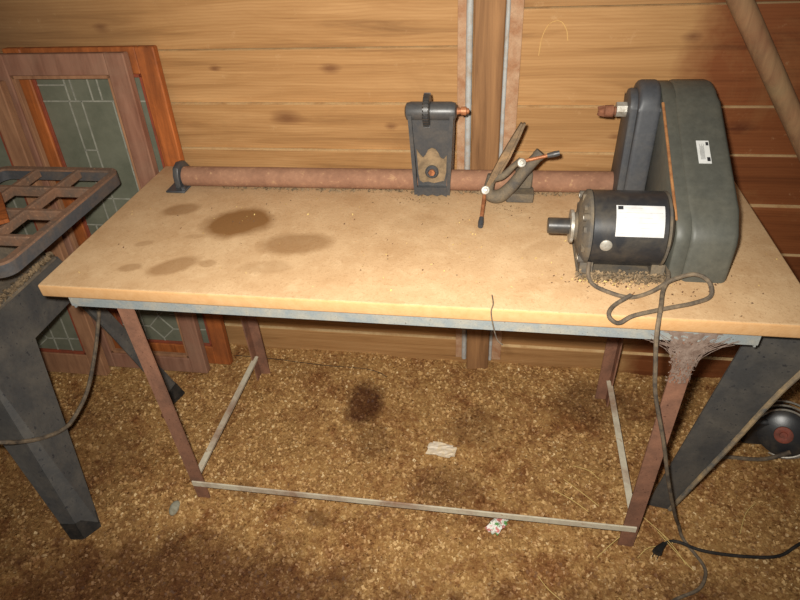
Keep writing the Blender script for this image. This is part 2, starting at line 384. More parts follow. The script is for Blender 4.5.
def glass_mat():
    m, nt, b, v = newmat('dusty_green_glass', 0.25)
    f = noise(nt, v, 11, 8, 0.7)
    c = ramp(nt, f, [(0.3, srgb(104, 106, 90)), (0.7, srgb(128, 128, 110))])
    nt.links.new(c, b.inputs['Base Color']); b.inputs['Transmission Weight'].default_value = 0.15
    return m
M['glass'] = glass_mat()

# ------------------------------------------------------------------ the shed
YW = 0.655
# sawdust floor with real lumps
nx, ny = 330, 150
xs = np.linspace(-2.2, 3.4, nx); ys = np.linspace(-1.7, YW + 0.02, ny)
def lumps(x, y):
    z = np.zeros_like(x)
    for k in range(26):
        rg = np.random.default_rng(100 + k); a = rg.uniform(0, 6.28); f = rg.uniform(6, 60); ph = rg.uniform(0, 6.28)
        z += np.sin((x * math.cos(a) + y * math.sin(a)) * f + ph) * 0.035 / f
    return z - 0.008
XX, YY = np.meshgrid(xs, ys); ZZ = lumps(XX, YY)
V = np.stack([XX, YY, ZZ], -1).reshape(-1, 3)
idx = np.arange(nx * ny).reshape(ny, nx)
F = np.stack([idx[:-1, :-1], idx[:-1, 1:], idx[1:, 1:], idx[1:, :-1]], -1).reshape(-1, 4)
me = bpy.data.meshes.new('floor'); me.from_pydata(V.tolist(), [], F.tolist()); me.polygons.foreach_set('use_smooth', [True] * len(F))
struct(link('floor', me, M['floor']))

# loose flakes: small curled chips lying on it
def flakes(name, xyz, size, m, parent=None, asp=(0.35, 0.9), tilt=0.5):
    n = len(xyz); L = rng.uniform(size[0], size[1], n); W = L * rng.uniform(asp[0], asp[1], n)
    a = rng.uniform(0, 6.28, n); t = rng.uniform(-tilt, tilt, n); r = rng.uniform(-tilt, tilt, n)
    ux = np.stack([np.cos(a) * np.cos(t), np.sin(a) * np.cos(t), np.sin(t)], -1)
    uy = np.stack([-np.sin(a) * np.cos(r), np.cos(a) * np.cos(r), np.sin(r)], -1)
    up = np.cross(ux, uy); cu = rng.uniform(0.0, 0.35, n)
    c = xyz + np.array([0, 0, 1]) * (np.abs(np.sin(t)) * L * 0.4 + 0.0006)[:, None]
    rows = []
    for sxx in (-0.5, 0.0, 0.5):
        for syy in (-0.5, 0.5):
            rows.append(c + ux * (sxx * L)[:, None] + uy * (syy * W)[:, None] + up * ((0 if sxx == 0 else 1) * cu * L * 0.5)[:, None])
    Vv = np.stack(rows, 1).reshape(-1, 3); base = (np.arange(n) * 6)[:, None]
    Ff = np.concatenate([base + np.array([0, 2, 3, 1]), base + np.array([2, 4, 5, 3])], 0)
    mm = bpy.data.meshes.new(name); mm.vertices.add(len(Vv)); mm.vertices.foreach_set('co', Vv.ravel())
    mm.loops.add(len(Ff) * 4); mm.loops.foreach_set('vertex_index', Ff.ravel().astype(np.int32))
    mm.polygons.add(len(Ff)); mm.polygons.foreach_set('loop_start', np.arange(0, len(Ff) * 4, 4, dtype=np.int32))
    mm.polygons.foreach_set('loop_total', np.full(len(Ff), 4, dtype=np.int32)); mm.update(calc_edges=True); mm.validate()
    return link(name, mm, m, parent)
n = 120000
fx = rng.uniform(-1.2, 2.2, n); fy = rng.uniform(-0.75, YW, n)
tag(flakes('sawdust_flakes', np.stack([fx, fy, lumps(fx, fy)], -1), (0.003, 0.0105), M['flake']),
    'loose golden sawdust flakes and wood shavings covering the shed floor', 'sawdust', kind='stuff')

# plank wall: each board bevelled, boards meet in grooves, two bays either side of the post
bm = B()
def bay(x0, x1, zs):
    for z0, z1 in zip(zs, zs[1:]):
        o_ = random.uniform(-0.001, 0.001)
        prism(bm, [(YW + o_, z0), (YW + 0.024, z0), (YW + 0.024, z1 - 0.0004), (YW - 0.0125 + o_, z1 - 0.0022), (YW - 0.0132 + o_, z1 - 0.005)], x0, x1, 0)
bay(-2.2, 0.76, [-0.04, 0.10, 0.24, 0.375, 0.515, 0.655, 0.790, 0.925, 1.070, 1.215, 1.36, 1.50, 1.65, 1.8, 1.95, 2.1, 2.25, 2.4])
bay(0.76, 3.4, [-0.04, 0.08, 0.215, 0.35, 0.49, 0.645, 0.790, 0.918, 1.155, 1.30, 1.45, 1.60, 1.75, 1.9, 2.05, 2.2, 2.4])
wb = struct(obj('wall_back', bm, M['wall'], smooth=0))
wb.data.materials.append(M['seamdust'])
for f in wb.data.polygons:
    if f.normal.z > 0.6: f.material_index = 1
bm = B(); box(bm, (-2.2, YW + 0.026, -0.05), (3.4, YW + 0.05, 2.4)); box(bm, (-2.25, -1.7, -0.05), (-2.2, YW + 0.05, 2.4))
struct(obj('wall_left', bm, M['stud'], smooth=0))
# post and the steel channel that holds it
bm = B(); box(bm, (0.723, YW - 0.040, -0.02), (0.798, YW + 0.002, 2.4), 0.003)
struct(obj('trim_1', bm, M['stud'], smooth=0))
for k, (xa, xb, xr, rr) in enumerate(((0.683, 0.708, 0.7125, 0.0085), (0.808, 0.840, 0.8035, 0.0055))):
    bm = B(); box(bm, (xa, YW - 0.018, 0.02), (xb, YW + 0.002, 2.4), 0.001)
    struct(obj('trim_%d' % (k + 2), bm, M['tanrust'], smooth=0))
    bm = B(); cyl(bm, (xr, YW - 0.019, 0.02), (xr, YW - 0.019, 2.4), rr, seg=14)
    struct(obj('trim_%d' % (k + 4), bm, M['greyzinc']))

# ------------------------------------------------------------------ workbench
bench = thing('work_bench', 'long workbench with stained particle board top on rusty steel legs', 'workbench', loc=(0.59, 0.27, 0))
def child(name, bm, m, parent, smooth=40):
    o = obj(name, bm, m, None, smooth)
    root = parent
    o.parent = root; o.matrix_parent_inverse = Matrix.Identity(4)
    # keep the mesh in world coordinates by shifting it by the root's base
    t = Vector(); r = root
    while r is not None: t += Vector(r.location); r = r.parent
    if t.length > 0:
        o.data.transform(Matrix.Translation(-t))
        o.data.update()
    return o
BX0, BX1, BY0, BY1 = -0.177, 1.392, -0.022, 0.585
bench.location = (0, 0, 0)
bm = B()
box(bm, (BX0, BY0, 0.7285), (BX1, BY1, 0.760), 0)
bmesh.ops.bevel(bm, geom=bm.edges[:], offset=0.0045, segments=3, affect='EDGES', profile=0.5)
obj('table_top', bm, M['top'], bench, 30)
AX, AD = 1.18, 0.507
def angle(bm, a, b, w_, t_, d1, d2):
    """angle iron from a (heel line) to b with flanges along d1, d2"""
    a, b, d1, d2 = Vector(a), Vector(b), Vector(d1), Vector(d2)
    prof = [Vector((0, 0)), Vector((w_, 0)), Vector((w_, t_)), Vector((t_, t_)), Vector((t_, w_)), Vector((0, w_))]
    v0 = [bm.verts.new(a + d1 * p.x + d2 * p.y) for p in prof]; v1 = [bm.verts.new(b + d1 * p.x + d2 * p.y) for p in prof]
    bm.faces.new(v0); bm.faces.new(v1[::-1])
    for i in range(6): bm.faces.new((v0[i], v0[(i + 1) % 6], v1[(i + 1) % 6], v1[i]))
ZR = 0.728
bm = B(); angle(bm, (-0.118, -0.017, ZR), (1.292, -0.017, ZR), 0.024, 0.004, (0, 1, 0), (0, 0, -1)); obj('front_rail', bm, M['rail'], bench, 0)
bm = B(); angle(bm, (-0.118, 0.54, ZR), (1.292, 0.54, ZR), 0.034, 0.004, (0, -1, 0), (0, 0, -1)); obj('back_rail', bm, M['rail'], bench, 0)
for x, s in ((-0.118, 1), (1.292, -1)):
    bm = B(); angle(bm, (x, -0.012, ZR - 0.001), (x, 0.535, ZR - 0.001), 0.032, 0.004, (s, 0, 0), (0, 0, -1)); obj('side_rail', bm, M['rail'], bench, 0)
for x, y, sx_, sy_ in ((-0.014, -0.012, 1, 1), (AX + 0.016, -0.012, -1, 1), (-0.012, AD + 0.012, 1, -1), (AX + 0.012, AD + 0.012, -1, -1)):
    bm = B(); angle(bm, (x, y, -0.012), (x, y, ZR - 0.004), 0.038, 0.0045, (sx_, 0, 0), (0, sy_, 0)); obj('leg', bm, M['rustleg'], bench, 0)
bm = B(); box(bm, (-0.01, -0.017, 0.063), (AX + 0.01, -0.0125, 0.083), 0.0008); obj('stretcher', bm, M['stretch'], bench, 0)
for x in (-0.006, AX + 0.002):
    bm = B(); box(bm, (x, 0.0, 0.066), (x + 0.004, AD, 0.084), 0.0008); box(bm, (x - 0.004, 0.004, 0.081), (x + 0.008, AD - 0.004, 0.084)); box(bm, (x - 0.007, 0.004, 0.082), (x + 0.010, AD - 0.004, 0.0845)); obj('stretcher', bm, M['stretch'], bench, 0)

# ------------------------------------------------------------------ lathe
lathe_ = thing('wood_lathe', 'old grey wood lathe with rusty tube bed along the back of the bench', 'lathe', loc=(0, 0, 0))
PY, PZ, PR = 0.470, 0.7875, 0.0265
bm = B(); cyl(bm, (-0.048, PY - 0.006, PZ), (1.20, PY + 0.010, PZ), PR, seg=40); obj('bed_tube', bm, M['pipe'], lathe_)
# end bracket
bm = B()
prism(bm, [(0.434, 0.761), (0.519, 0.761), (0.519, 0.770), (0.509, 0.785), (0.507, 0.803), (0.494, 0.820), (0.470, 0.826), (0.446, 0.818), (0.436, 0.798), (0.436, 0.775)], -0.070, -0.054, 0, 0.003)
box(bm, (-0.090, 0.414, 0.760), (-0.034, 0.519, 0.766), 0.002)
eb = obj('end_bracket', bm, M['iron'], lathe_)
bm = B()
for y in (0.438,): cyl(bm, (-0.044, y - 0.010, 0.766), (-0.044, y - 0.010, 0.774), 0.008, seg=6)
obj('bolt', bm, M['iron'], eb)
# tailstock
ts = bpy.data.objects.new('tailstock', None); C.objects.link(ts); ts.parent = lathe_
ts.empty_display_size = 0.03
def trap(y0, y1, inset, zb, zt, wb, wt, cx=0.635):
    return [(cx - wb / 2 + inset, y0, zb), (cx + wb / 2 - inset, y0, zb), (cx + wt / 2 - inset, y1, zt), (cx - wt / 2 + inset, y1, zt)]
bm = B()
ZB, ZT = 0.763, 0.970
yf0, yf1 = 0.437, 0.437
# recessed web
plate(bm, trap(yf0 + 0.010, yf1 + 0.010, 0.004, ZB + 0.004, ZT, 0.078, 0.100), 0.006)
# side flanges: wide at the foot, wrap the bed
for s in (-1, 1):
    xb, xt = 0.635 + s * 0.041, 0.635 + s * 0.050
    plate(bm, [(xb, yf0 - 0.002, ZB), (xb, 0.540, ZB), (xt, 0.505, ZT), (xt, yf1 - 0.002, ZT)], 0.009)
# foot lip with scalloped bottom and head barrel
plate(bm, [(0.598, yf0, 0.760), (0.612, yf0, 0.766), (0.624, yf0, 0.761), (0.636, yf0, 0.766), (0.648, yf0, 0.761), (0.660, yf0, 0.766), (0.673, yf0, 0.760), (0.673, yf0, 0.785), (0.598, yf0, 0.785)], 0.010)
lathe(bm, [(0, 0.012), (0.004, 0.020), (0.014, 0.0225), (0.110, 0.0225), (0.120, 0.020), (0.124, 0.012)], (0.572, 0.460, 0.971), (1, 0, 0), 32)
obj('casting', bm, M['iron'], ts)
# settled dust on the web, shaped as a thin plate, with bolt
bm = B()
sh = [(x, 0.4435, z) for x, z in ((0.604, 0.800), (0.612, 0.794), (0.625, 0.797), (0.640, 0.793), (0.655, 0.797), (0.666, 0.800), (0.671, 0.822), (0.672, 0.850), (0.673, 0.868), (0.665, 0.858), (0.657, 0.862), (0.652, 0.874), (0.645, 0.884), (0.636, 0.887), (0.627, 0.882), (0.620, 0.868), (0.614, 0.862), (0.605, 0.872), (0.598, 0.884), (0.600, 0.850), (0.601, 0.820))]
plate(bm, sh, 0.0025); pad = obj('dust_patch', bm, M['dust'], ts); pad['label'] = 'patch of tan dust on the tailstock web'
bm = B(); lathe(bm, [(0, 0.016), (0.006, 0.017), (0.009, 0.014), (0.009, 0.010), (0.006, 0.009)], (0.636, 0.442, 0.826), (0, -1, 0), 28); wsh = obj('washer', bm, M['iron'], pad)
bm = B(); cyl(bm, (0.636, 0.443, 0.826), (0.636, 0.430, 0.826), 0.0085, seg=6); obj('clamp_bolt', bm, M['bronze'], pad)
# knurled wheel that stands proud of the barrel
bm = B(); seg = 72; cxw, yw_, zw_ = 0.626, 0.450, 0.977
lathe(bm, [(0, 0.012), (0.0, 0.033), (0.003, 0.036), (0.013, 0.036), (0.016, 0.033), (0.016, 0.012)], (cxw - 0.008, yw_, zw_), (1, 0, 0), 40)
for k in range(32):
    a = 2 * math.pi * k / 32
    c = Vector((cxw, yw_ + math.cos(a) * 0.037, zw_ + math.sin(a) * 0.037)); t = Vector((0, -math.sin(a), math.cos(a)))
    bar(bm, c - t * 0.0017, c + t * 0.0017, 0.014, 0.005, up=(0, math.cos(a), math.sin(a)))
obj('knurled_wheel', bm, M['black'], ts, 30)
bm = B(); lathe(bm, [(0, 0.009), (0.012, 0.007), (0.012, 0.010), (0.024, 0.010), (0.025, 0.007), (0.030, 0.006), (0.032, 0)], (0.694, 0.460, 0.972), (1, 0, 0), 20); obj('tail_centre', bm, M['bronze'], ts)

# tool rest
tr = bpy.data.objects.new('tool_rest', None); C.objects.link(tr); tr.parent = lathe_
bm = B(); box(bm, (0.822, 0.408, 0.761), (0.888, 0.520, 0.784), 0.002); box(bm, (0.842, 0.440, 0.782), (0.884, 0.515, 0.822), 0.004); obj('clamp_block', bm, M['grimyiron'], tr)
bm = B()
tube(bm, [(0.772, 0.400, 0.806), (0.784, 0.398, 0.786), (0.806, 0.400, 0.783), (0.832, 0.405, 0.806), (0.862, 0.412, 0.846), (0.893, 0.418, 0.884)], 0.014, 14, [0.012, 0.016, 0.017, 0.015, 0.014, 0.013], 8, 1.0)
tube(bm, [(0.790, 0.404, 0.830), (0.812, 0.408, 0.834), (0.836, 0.412, 0.858), (0.852, 0.412, 0.872)], 0.007, 10, [0.012, 0.009, 0.007, 0.008], 8)
tube(bm, [(0.778, 0.402, 0.800), (0.785, 0.406, 0.836)], 0.013, 10, [0.013, 0.011], 6)
cyl(bm, (0.889, 0.417, 0.879), (0.897, 0.419, 0.889), 0.0145, seg=20)
obj('support_arm', bm, M['grimyiron'], tr)
# the rest bar, a tapering blade
bm = B()
base, tip = Vector((0.770, 0.396, 0.803)), Vector((0.846, 0.402, 0.966))
d = (tip - base).normalized(); sd = Vector((d.z, 0, -d.x))
prof = [(0.0, 0.005), (0.25, 0.0095), (0.5, 0.0105), (0.8, 0.007), (1.0, 0.003)]
fr = []; 
for t, hw in prof:
    p = base.lerp(tip, t); fr.append((p - sd * hw * 0.55, p + sd * hw))
q = [a for a, b in fr] + [b for a, b in reversed(fr)]
plate(bm, q, 0.012); 
q2 = [p + Vector((0.007, 0.011, -0.004)) for p in q]; plate(bm, q2, 0.010)
obj('rest_blade', bm, M['bladesteel'], tr, 0)
for nm, a, b, r in (('lock_lever', (0.770, 0.392, 0.800), (0.766, 0.300, 0.772), 0.0045), ('adjusting_lever', (0.852, 0.404, 0.872), (0.916, 0.402, 0.890), 0.0042)):
    bm = B(); cyl(bm, a, b, r, seg=12); lv = obj(nm, bm, M['bronze'], tr)
    bm = B(); a_, b_ = Vector(a), Vector(b); dd = (b_ - a_).normalized(); tube(bm, [b_ - dd * 0.006, b_ + dd * 0.010, b_ + dd * 0.022], 0.007, 12, [0.0055, 0.007, 0.006], 4); obj('grip', bm, M['iron'], lv)
for p in ((0.770, 0.394, 0.803), (0.851, 0.400, 0.872)):
    bm = B(); lathe(bm, [(0, 0.010), (0.003, 0.0108), (0.011, 0.0108), (0.013, 0.009), (0.0135, 0.005), (0.011, 0.004), (0.011, 0)], (p[0], p[1] - 0.004, p[2]), (0.1, -0.8, 0.4), 20); obj('knob', bm, M['zinc'], tr)

# headstock tower
hs = bpy.data.objects.new('headstock', None); C.objects.link(hs); hs.parent = lathe_
def tower(y0, y1, zt, n=14, r=0.055):
    out = [(y0 - 0.018, 0.761), (y0, 0.99)]; cy, cz = (y0 + y1) / 2, zt - (y1 - y0) / 2
    for k in range(1, n): a = math.pi - math.pi * k / n; out.append((cy + math.cos(a) * (y1 - y0) / 2, cz + math.sin(a) * (y1 - y0) / 2))
    return out + [(y1, 0.99), (y1 + 0.01, 0.761)]
bm = B(); prism(bm, tower(0.408, 0.520, 1.040), 1.094, 1.140, 0, 0.010, 3); prism(bm, tower(0.422, 0.508, 1.022), 1.078, 1.100, 0, 0.006, 2); obj('tower', bm, M['guarddk'], hs)
bm = B(); cyl(bm, (1.056, 0.462, 0.976), (1.080, 0.462, 0.976), 0.017, seg=8); nutp = obj('spindle_nut', bm, M['zinc'], hs)
bm = B(); lathe(bm, [(0, 0), (0.006, 0.004), (0.010, 0.007), (0.013, 0.008), (0.016, 0.013), (0.034, 0.014), (0.036, 0.010), (0.060, 0.010)], (1.016, 0.462, 0.972), (1, 0, 0), 20)
for k in range(4):
    a = k * math.pi / 2 + 0.5; v_ = Vector((0, math.cos(a), math.sin(a))); bar(bm, Vector((1.018, 0.462, 0.972)) + v_ * 0.008, Vector((1.032, 0.462, 0.972)) + v_ * 0.011, 0.004, 0.008, up=v_)
obj('spur_centre', bm, M['rust'], hs)
# belt guard
bg = bpy.data.objects.new('belt_guard', None); C.objects.link(bg); bg.parent = lathe_
def guard_profile(o=0.0):
    raw = [(0.098, 0.761), (0.101, 0.846), (0.108, 0.864), (0.126, 0.881), (0.150, 0.894), (0.405, 1.014), (0.440, 1.029), (0.475, 1.034), (0.510, 1.028), (0.540, 1.010), (0.560, 0.980), (0.566, 0.940), (0.560, 0.900), (0.45, 0.761)]
    cy, cz = 0.33, 0.88; return [(cy + (y - cy) * (1 - o), cz + (z - cz) * (1 - o) if z > 0.77 else z) for y, z in raw]
bm = B(); prism(bm, guard_profile(), 1.164, 1.254, 0, 0.012, 3); cov = obj('guard_cover', bm, M['guard'], bg, 50)
bm = B(); prism(bm, guard_profile(0.012), 1.140, 1.168, 0, 0.002, 1); obj('guard_back', bm, M['guard'], bg, 50)
# rusty lip of the back plate
bm = B()
for a, b in zip(guard_profile(0.012)[4:6], guard_profile(0.012)[5:7]):
    pass
gp = guard_profile(0.012)
tube(bm, [(1.1395, gp[k][0], gp[k][1] + 0.0005) for k in (3, 4)] + [(1.1395, gp[4][0] + (gp[5][0] - gp[4][0]) * t, gp[4][1] + (gp[5][1] - gp[4][1]) * t) for t in (0.3, 0.6, 0.85, 0.99)], 0.0030, 8, None, 4)
lip = obj('rusty_lip', bm, M['tanlip'], bg); lip['label'] = 'orange rusty lip'
# sticker on the sloping front of the cover
A_, B_ = Vector((0, 0.150, 0.894)), Vector((0, 0.405, 1.014)); sl = (B_ - A_).normalized(); nrm = Vector((0, -sl.z, sl.y))
def on_guard(x, t): p = A_ + (B_ - A_) * t; return Vector((x, p.y, p.z)) + nrm * 0.0006
def patch(bm, x0, x1, t0, t1, lift=0.0, th=0.0006): plate(bm, [on_guard(x0, t0) + nrm * lift, on_guard(x1, t0) + nrm * lift, on_guard(x1, t1) + nrm * lift, on_guard(x0, t1) + nrm * lift], th)
bm = B(); patch(bm, 1.194, 1.218, 0.40, 0.61); stk = obj('sticker', bm, M['white'], cov, 0); stk['label'] = 'white paper sticker'
for t0, t1, x0, x1 in ((0.42, 0.455, 1.2105, 1.2165), (0.565, 0.595, 1.2115, 1.2165)):
    bm = B(); patch(bm, x0, x1, t0, t1, 0.0006); obj('dark_mark', bm, M['ink'], stk, 0)
bm = B()
for k in range(5): patch(bm, 1.199 + k * 0.0018, 1.1999 + k * 0.0018, 0.435, 0.58 - 0.02 * (k % 2), 0.0006)
obj('small_print', bm, M['grey'], stk, 0)

# ------------------------------------------------------------------ motor
mo = thing('electric_motor', 'black cylindrical electric motor with white rating plate in front of belt guard', 'motor')
MY, MZ, MRR = 0.164, 0.841, 0.0745
bm = B(); lathe(bm, [(0, MRR - 0.003), (0.002, MRR), (0.137, MRR), (0.139, MRR - 0.003)], (0.985, MY, MZ), (1, 0, 0), 56); shell = obj('shell', bm, M['black'], mo)
# end bells: rounded rim, ribs, hub
def bell(x, s):
    bm = B(); lathe(bm, [(0, MRR + 0.001), (0.006, MRR + 0.001), (0.012, MRR - 0.006), (0.020, MRR - 0.026), (0.023, 0.030), (0.030, 0.026), (0.030, 0.0)], (x, MY, MZ), (s, 0, 0), 48)
    for k in range(4):
        a = math.pi / 4 + k * math.pi / 2; c = Vector((x + s * 0.004, MY + math.cos(a) * (MRR - 0.007), MZ + math.sin(a) * (MRR - 0.007)))
        cyl(bm, c, c + Vector((s * 0.014, 0, 0)), 0.008, seg=12)
    for k in range(10):
        a = 2 * math.pi * k / 10 + 0.2; v_ = Vector((0, math.cos(a), math.sin(a))); O = Vector((x + s * 0.014, MY, MZ)); bar(bm, O + v_ * 0.03, O + v_ * (MRR - 0.004), 0.010, 0.006, up=(1, 0, 0))
    return bm
eb1 = obj('end_bell', bell(0.985, -1), M['grimyiron'], mo); obj('end_bell', bell(1.134, 1), M['irondust'], mo) if False else None
bm = B(); lathe(bm, [(0, MRR + 0.001), (0.005, MRR + 0.0005), (0.010, MRR - 0.012), (0.016, MRR - 0.022), (0.016, 0.0)], (1.1235, MY, MZ), (1, 0, 0), 48); obj('end_bell', bm, M['grimyiron'], mo)
for k in range(4):
    a = math.pi / 4 + k * math.pi / 2
    bm = B(); cyl(bm, (0.975, MY + math.cos(a) * (MRR - 0.009), MZ + math.sin(a) * (MRR - 0.009)), (0.966, MY + math.cos(a) * (MRR - 0.009), MZ + math.sin(a) * (MRR - 0.009)), 0.0052, seg=6); obj('bolt', bm, M['zinc'], eb1)
bm = B(); lathe(bm, [(0, 0.020), (0.001, 0.034), (0.007, 0.034), (0.008, 0.020)], (0.948, MY, MZ), (1, 0, 0), 32); obj('hub_ring', bm, M['zinc'], mo)
bm = B(); lathe(bm, [(0, 0.0), (0, 0.0145), (0.002, 0.0165), (0.045, 0.0165)], (0.905, MY, MZ), (1, 0, 0), 28); sf = obj('shaft_sleeve', bm, M['rubber'], mo)
sf.data.materials.clear(); sf.data.materials.append(M['black'])
# rating plate bent round the shell
def shell_patch(bm, x0, x1, a0, a1, lift, nseg=10):
    rows = []
    for k in range(nseg + 1):
        a = a0 + (a1 - a0) * k / nseg; v_ = Vector((0, -math.cos(a), math.sin(a)))
        for x in (x0, x1): rows.append((bm.verts.new(Vector((x, MY, MZ)) + v_ * (MRR + lift)), bm.verts.new(Vector((x, MY, MZ)) + v_ * (MRR + lift - 0.0008))))
    for k in range(nseg):
        a, b, c, d = rows[2 * k], rows[2 * k + 1], rows[2 * k + 3], rows[2 * k + 2]
        bm.faces.new((a[0], b[0], c[0], d[0])); bm.faces.new((d[1], c[1], b[1], a[1])); bm.faces.new((a[0], d[0], d[1], a[1])); bm.faces.new((c[0], b[0], b[1], c[1]))
    a, b = rows[0], rows[1]; bm.faces.new((b[0], a[0], a[1], b[1])); a, b = rows[-2], rows[-1]; bm.faces.new((a[0], b[0], b[1], a[1]))
bm = B(); shell_patch(bm, 1.026, 1.114, math.radians(17), math.radians(64), 0.0012); rp = obj('rating_plate', bm, plain('plate_white', srgb(196, 194, 192), 0.5), shell, 60)
rp['label'] = 'white metal rating plate'
bm = B(); shell_patch(bm, 1.0290, 1.0385, math.radians(57), math.radians(62.5), 0.0020, 3); obj('dark_mark', bm, M['ink'], rp, 60)
bm = B()
for k, (xa, xb) in enumerate(((1.042, 1.075), (1.030, 1.110), (1.030, 1.092), (1.030, 1.104), (1.030, 1.088), (1.030, 1.054))):
    a = 60 - k * 7.5; shell_patch(bm, xa, xb, math.radians(a - 0.9), math.radians(a), 0.0016, 1)
pr = obj('small_print', bm, plain('faint_print', srgb(176, 176, 174), 0.6), rp, 60)
bm = B(); v_ = Vector((0, -math.cos(math.radians(2)), math.sin(math.radians(2)))); lathe(bm, [(0, 0.0115), (0.003, 0.0115), (0.004, 0.010), (0.0045, 0.0)], Vector((1.012, MY, MZ)) + v_ * (MRR - 0.0015), v_, 28); cap = obj('plug_cap', bm, M['zinc'], shell)
# cradle and feet
bm = B(); box(bm, (0.968, 0.098, 0.7605), (1.140, 0.234, 0.7665), 0.001)
for x in (0.972, 1.110): prism(bm, [(0.105, 0.766), (0.227, 0.766), (0.222, 0.790), (0.200, 0.779), (0.166, 0.774), (0.132, 0.779), (0.110, 0.790)], x, x + 0.026, 0, 0.001)
obj('mounting_base', bm, M['grimyiron'], mo, 0)
# pulley hub between motor and guard
bm = B(); lathe(bm, [(0, 0.024), (0.003, 0.028), (0.0075, 0.028), (0.0085, 0.02)], (1.1315, MY - 0.02, MZ + 0.004), (1, 0, 0), 28); obj('pulley_collar', bm, M['rust'], mo)

# ------------------------------------------------------------------ motor cord
cordt = thing('power_cord', 'dusty grey motor cord looped at the bench front and hanging down to the floor', 'cord')
bm = B()
loop = [(0.987, 0.095, 0.80), (0.986, 0.080, 0.782), (0.995, 0.066, 0.768), (1.02, 0.046, 0.766), (1.06, 0.030, 0.766), (1.10, 0.045, 0.770), (1.14, 0.068, 0.784), (1.180, 0.078, 0.793), (1.206, 0.068, 0.786), (1.208, 0.042, 0.770), (1.175, 0.022, 0.766), (1.12, 0.000, 0.766), (1.06, -0.024, 0.764), (1.036, -0.032, 0.752), (1.020, -0.034, 0.760), (1.016, -0.022, 0.766), (1.03, 0.004, 0.766), (1.060, 0.024, 0.776)]
tube(bm, loop, 0.0042, 8, None, 8)
drop = [(1.145, 0.150, 0.775), (1.138, 0.085, 0.782), (1.122, 0.045, 0.774), (1.112, 0.005, 0.772), (1.104, -0.026, 0.768), (1.102, -0.046, 0.735), (1.112, -0.052, 0.67), (1.128, -0.052, 0.59), (1.172, -0.050, 0.45), (1.209, -0.046, 0.32), (1.262, -0.020, 0.16), (1.300, 0.020, 0.06), (1.322, 0.012, 0.010), (1.356, -0.050, 0.006), (1.352, -0.085, 0.006), (1.327, -0.118, 0.006), (1.270, -0.149, 0.006), (1.20, -0.20, 0.006)]
tube(bm, drop, 0.0042, 8, None, 8)
obj('cable', bm, M['cord'], cordt)
cord2 = thing('plug_lead', 'black lead with moulded plug lying on sawdust by the right bench leg', 'cord')
bm = B(); tube(bm, [(1.265, -0.012, 0.006), (1.285, 0.004, 0.006), (1.31, 0.006, 0.006), (1.36, -0.016, 0.014), (1.45, -0.015, 0.006), (1.54, -0.005, 0.006), (1.60, 0.032, 0.006), (1.70, 0.10, 0.006)], 0.0042, 8); obj('cable', bm, M['rubber'], cord2)
bm = B(); tube(bm, [(1.272, -0.004, 0.010), (1.256, -0.022, 0.011), (1.248, -0.034, 0.011)], 0.011, 10, [0.006, 0.011, 0.013], 5, 0.8)
for s in (-1, 1): bar(bm, Vector((1.248 + s * 0.005, -0.034 - s * 0.003, 0.011)), Vector((1.240 + s * 0.005, -0.048 - s * 0.003, 0.010)), 0.0015, 0.005)
obj('plug', bm, M['rubber'], cord2)

# ------------------------------------------------------------------ table saw on the left, only its right side in view
saw = thing('table_saw', 'black table saw with open cast iron grid wing beside the bench', 'table saw')
WX1, WY0, WY1, WZ = -0.246, -0.010, 0.480, 0.800
WX0 = -0.63
bm = B()
def rrect(x0, y0, x1, y1, r, n=6):
    pts = []
    for cx_, cy_, a0 in ((x1 - r, y1 - r, 0), (x0 + r, y1 - r, 90), (x0 + r, y0 + r, 180), (x1 - r, y0 + r, 270)):
        for k in range(n + 1): a = math.radians(a0 + 90 * k / n); pts.append((cx_ + math.cos(a) * r, cy_ + math.sin(a) * r))
    return pts
def rim(bm, outer, inner, z0, z1):
    n_ = len(outer); L = [[bm.verts.new((x, y, z)) for x, y in p] for p in (outer, inner) for z in (z0, z1)]
    o0, o1, i0, i1 = L
    for k in range(n_):
        j = (k + 1) % n_
        bm.faces.new((o0[k], o0[j], o1[j], o1[k])); bm.faces.new((i0[j], i0[k], i1[k], i1[j]))
        bm.faces.new((o1[k], o1[j], i1[j], i1[k])); bm.faces.new((i0[k], i0[j], o0[j], o0[k]))
rim(bm, rrect(WX0, WY0, WX1, WY1, 0.035), rrect(WX0 + 0.019, WY0 + 0.019, WX1 - 0.019, WY1 - 0.019, 0.014), WZ - 0.006, WZ)
for k in range(1, 4): y = WY0 + (WY1 - WY0) * k / 4; box(bm, (WX0 + 0.012, y - 0.008, WZ - 0.028), (WX1 - 0.012, y + 0.008, WZ - 0.0004), 0.003)
for k in range(1, 3): x = WX1 - 0.128 * k; box(bm, (x - 0.0075, WY0 + 0.012, WZ - 0.026), (x + 0.0075, WY1 - 0.012, WZ - 0.0007), 0.003)
wing = obj('grid_wing', bm, M['wing'], saw, 30)
bm = B(); rim(bm, rrect(WX0, WY0, WX1, WY1, 0.035), rrect(WX0 + 0.012, WY0 + 0.012, WX1 - 0.012, WY1 - 0.012, 0.022), WZ - 0.036, WZ - 0.006); obj('skirt', bm, M['wingside'], wing, 30)
# main table and body, mostly beyond the frame
bm = B(); box(bm, (-1.25, WY0 - 0.05, WZ - 0.03), (WX0, WY1 - 0.02, WZ), 0.004); obj('saw_table', bm, M['wing'], saw)
bm = B(); prism(bm, [(-1.16, 0.622), (-0.475, 0.622), (-0.50, 0.77), (-1.16, 0.77)], 0.02, 0.27, 1, 0.006); obj('saw_body', bm, M['sawdusty'], saw, 30)
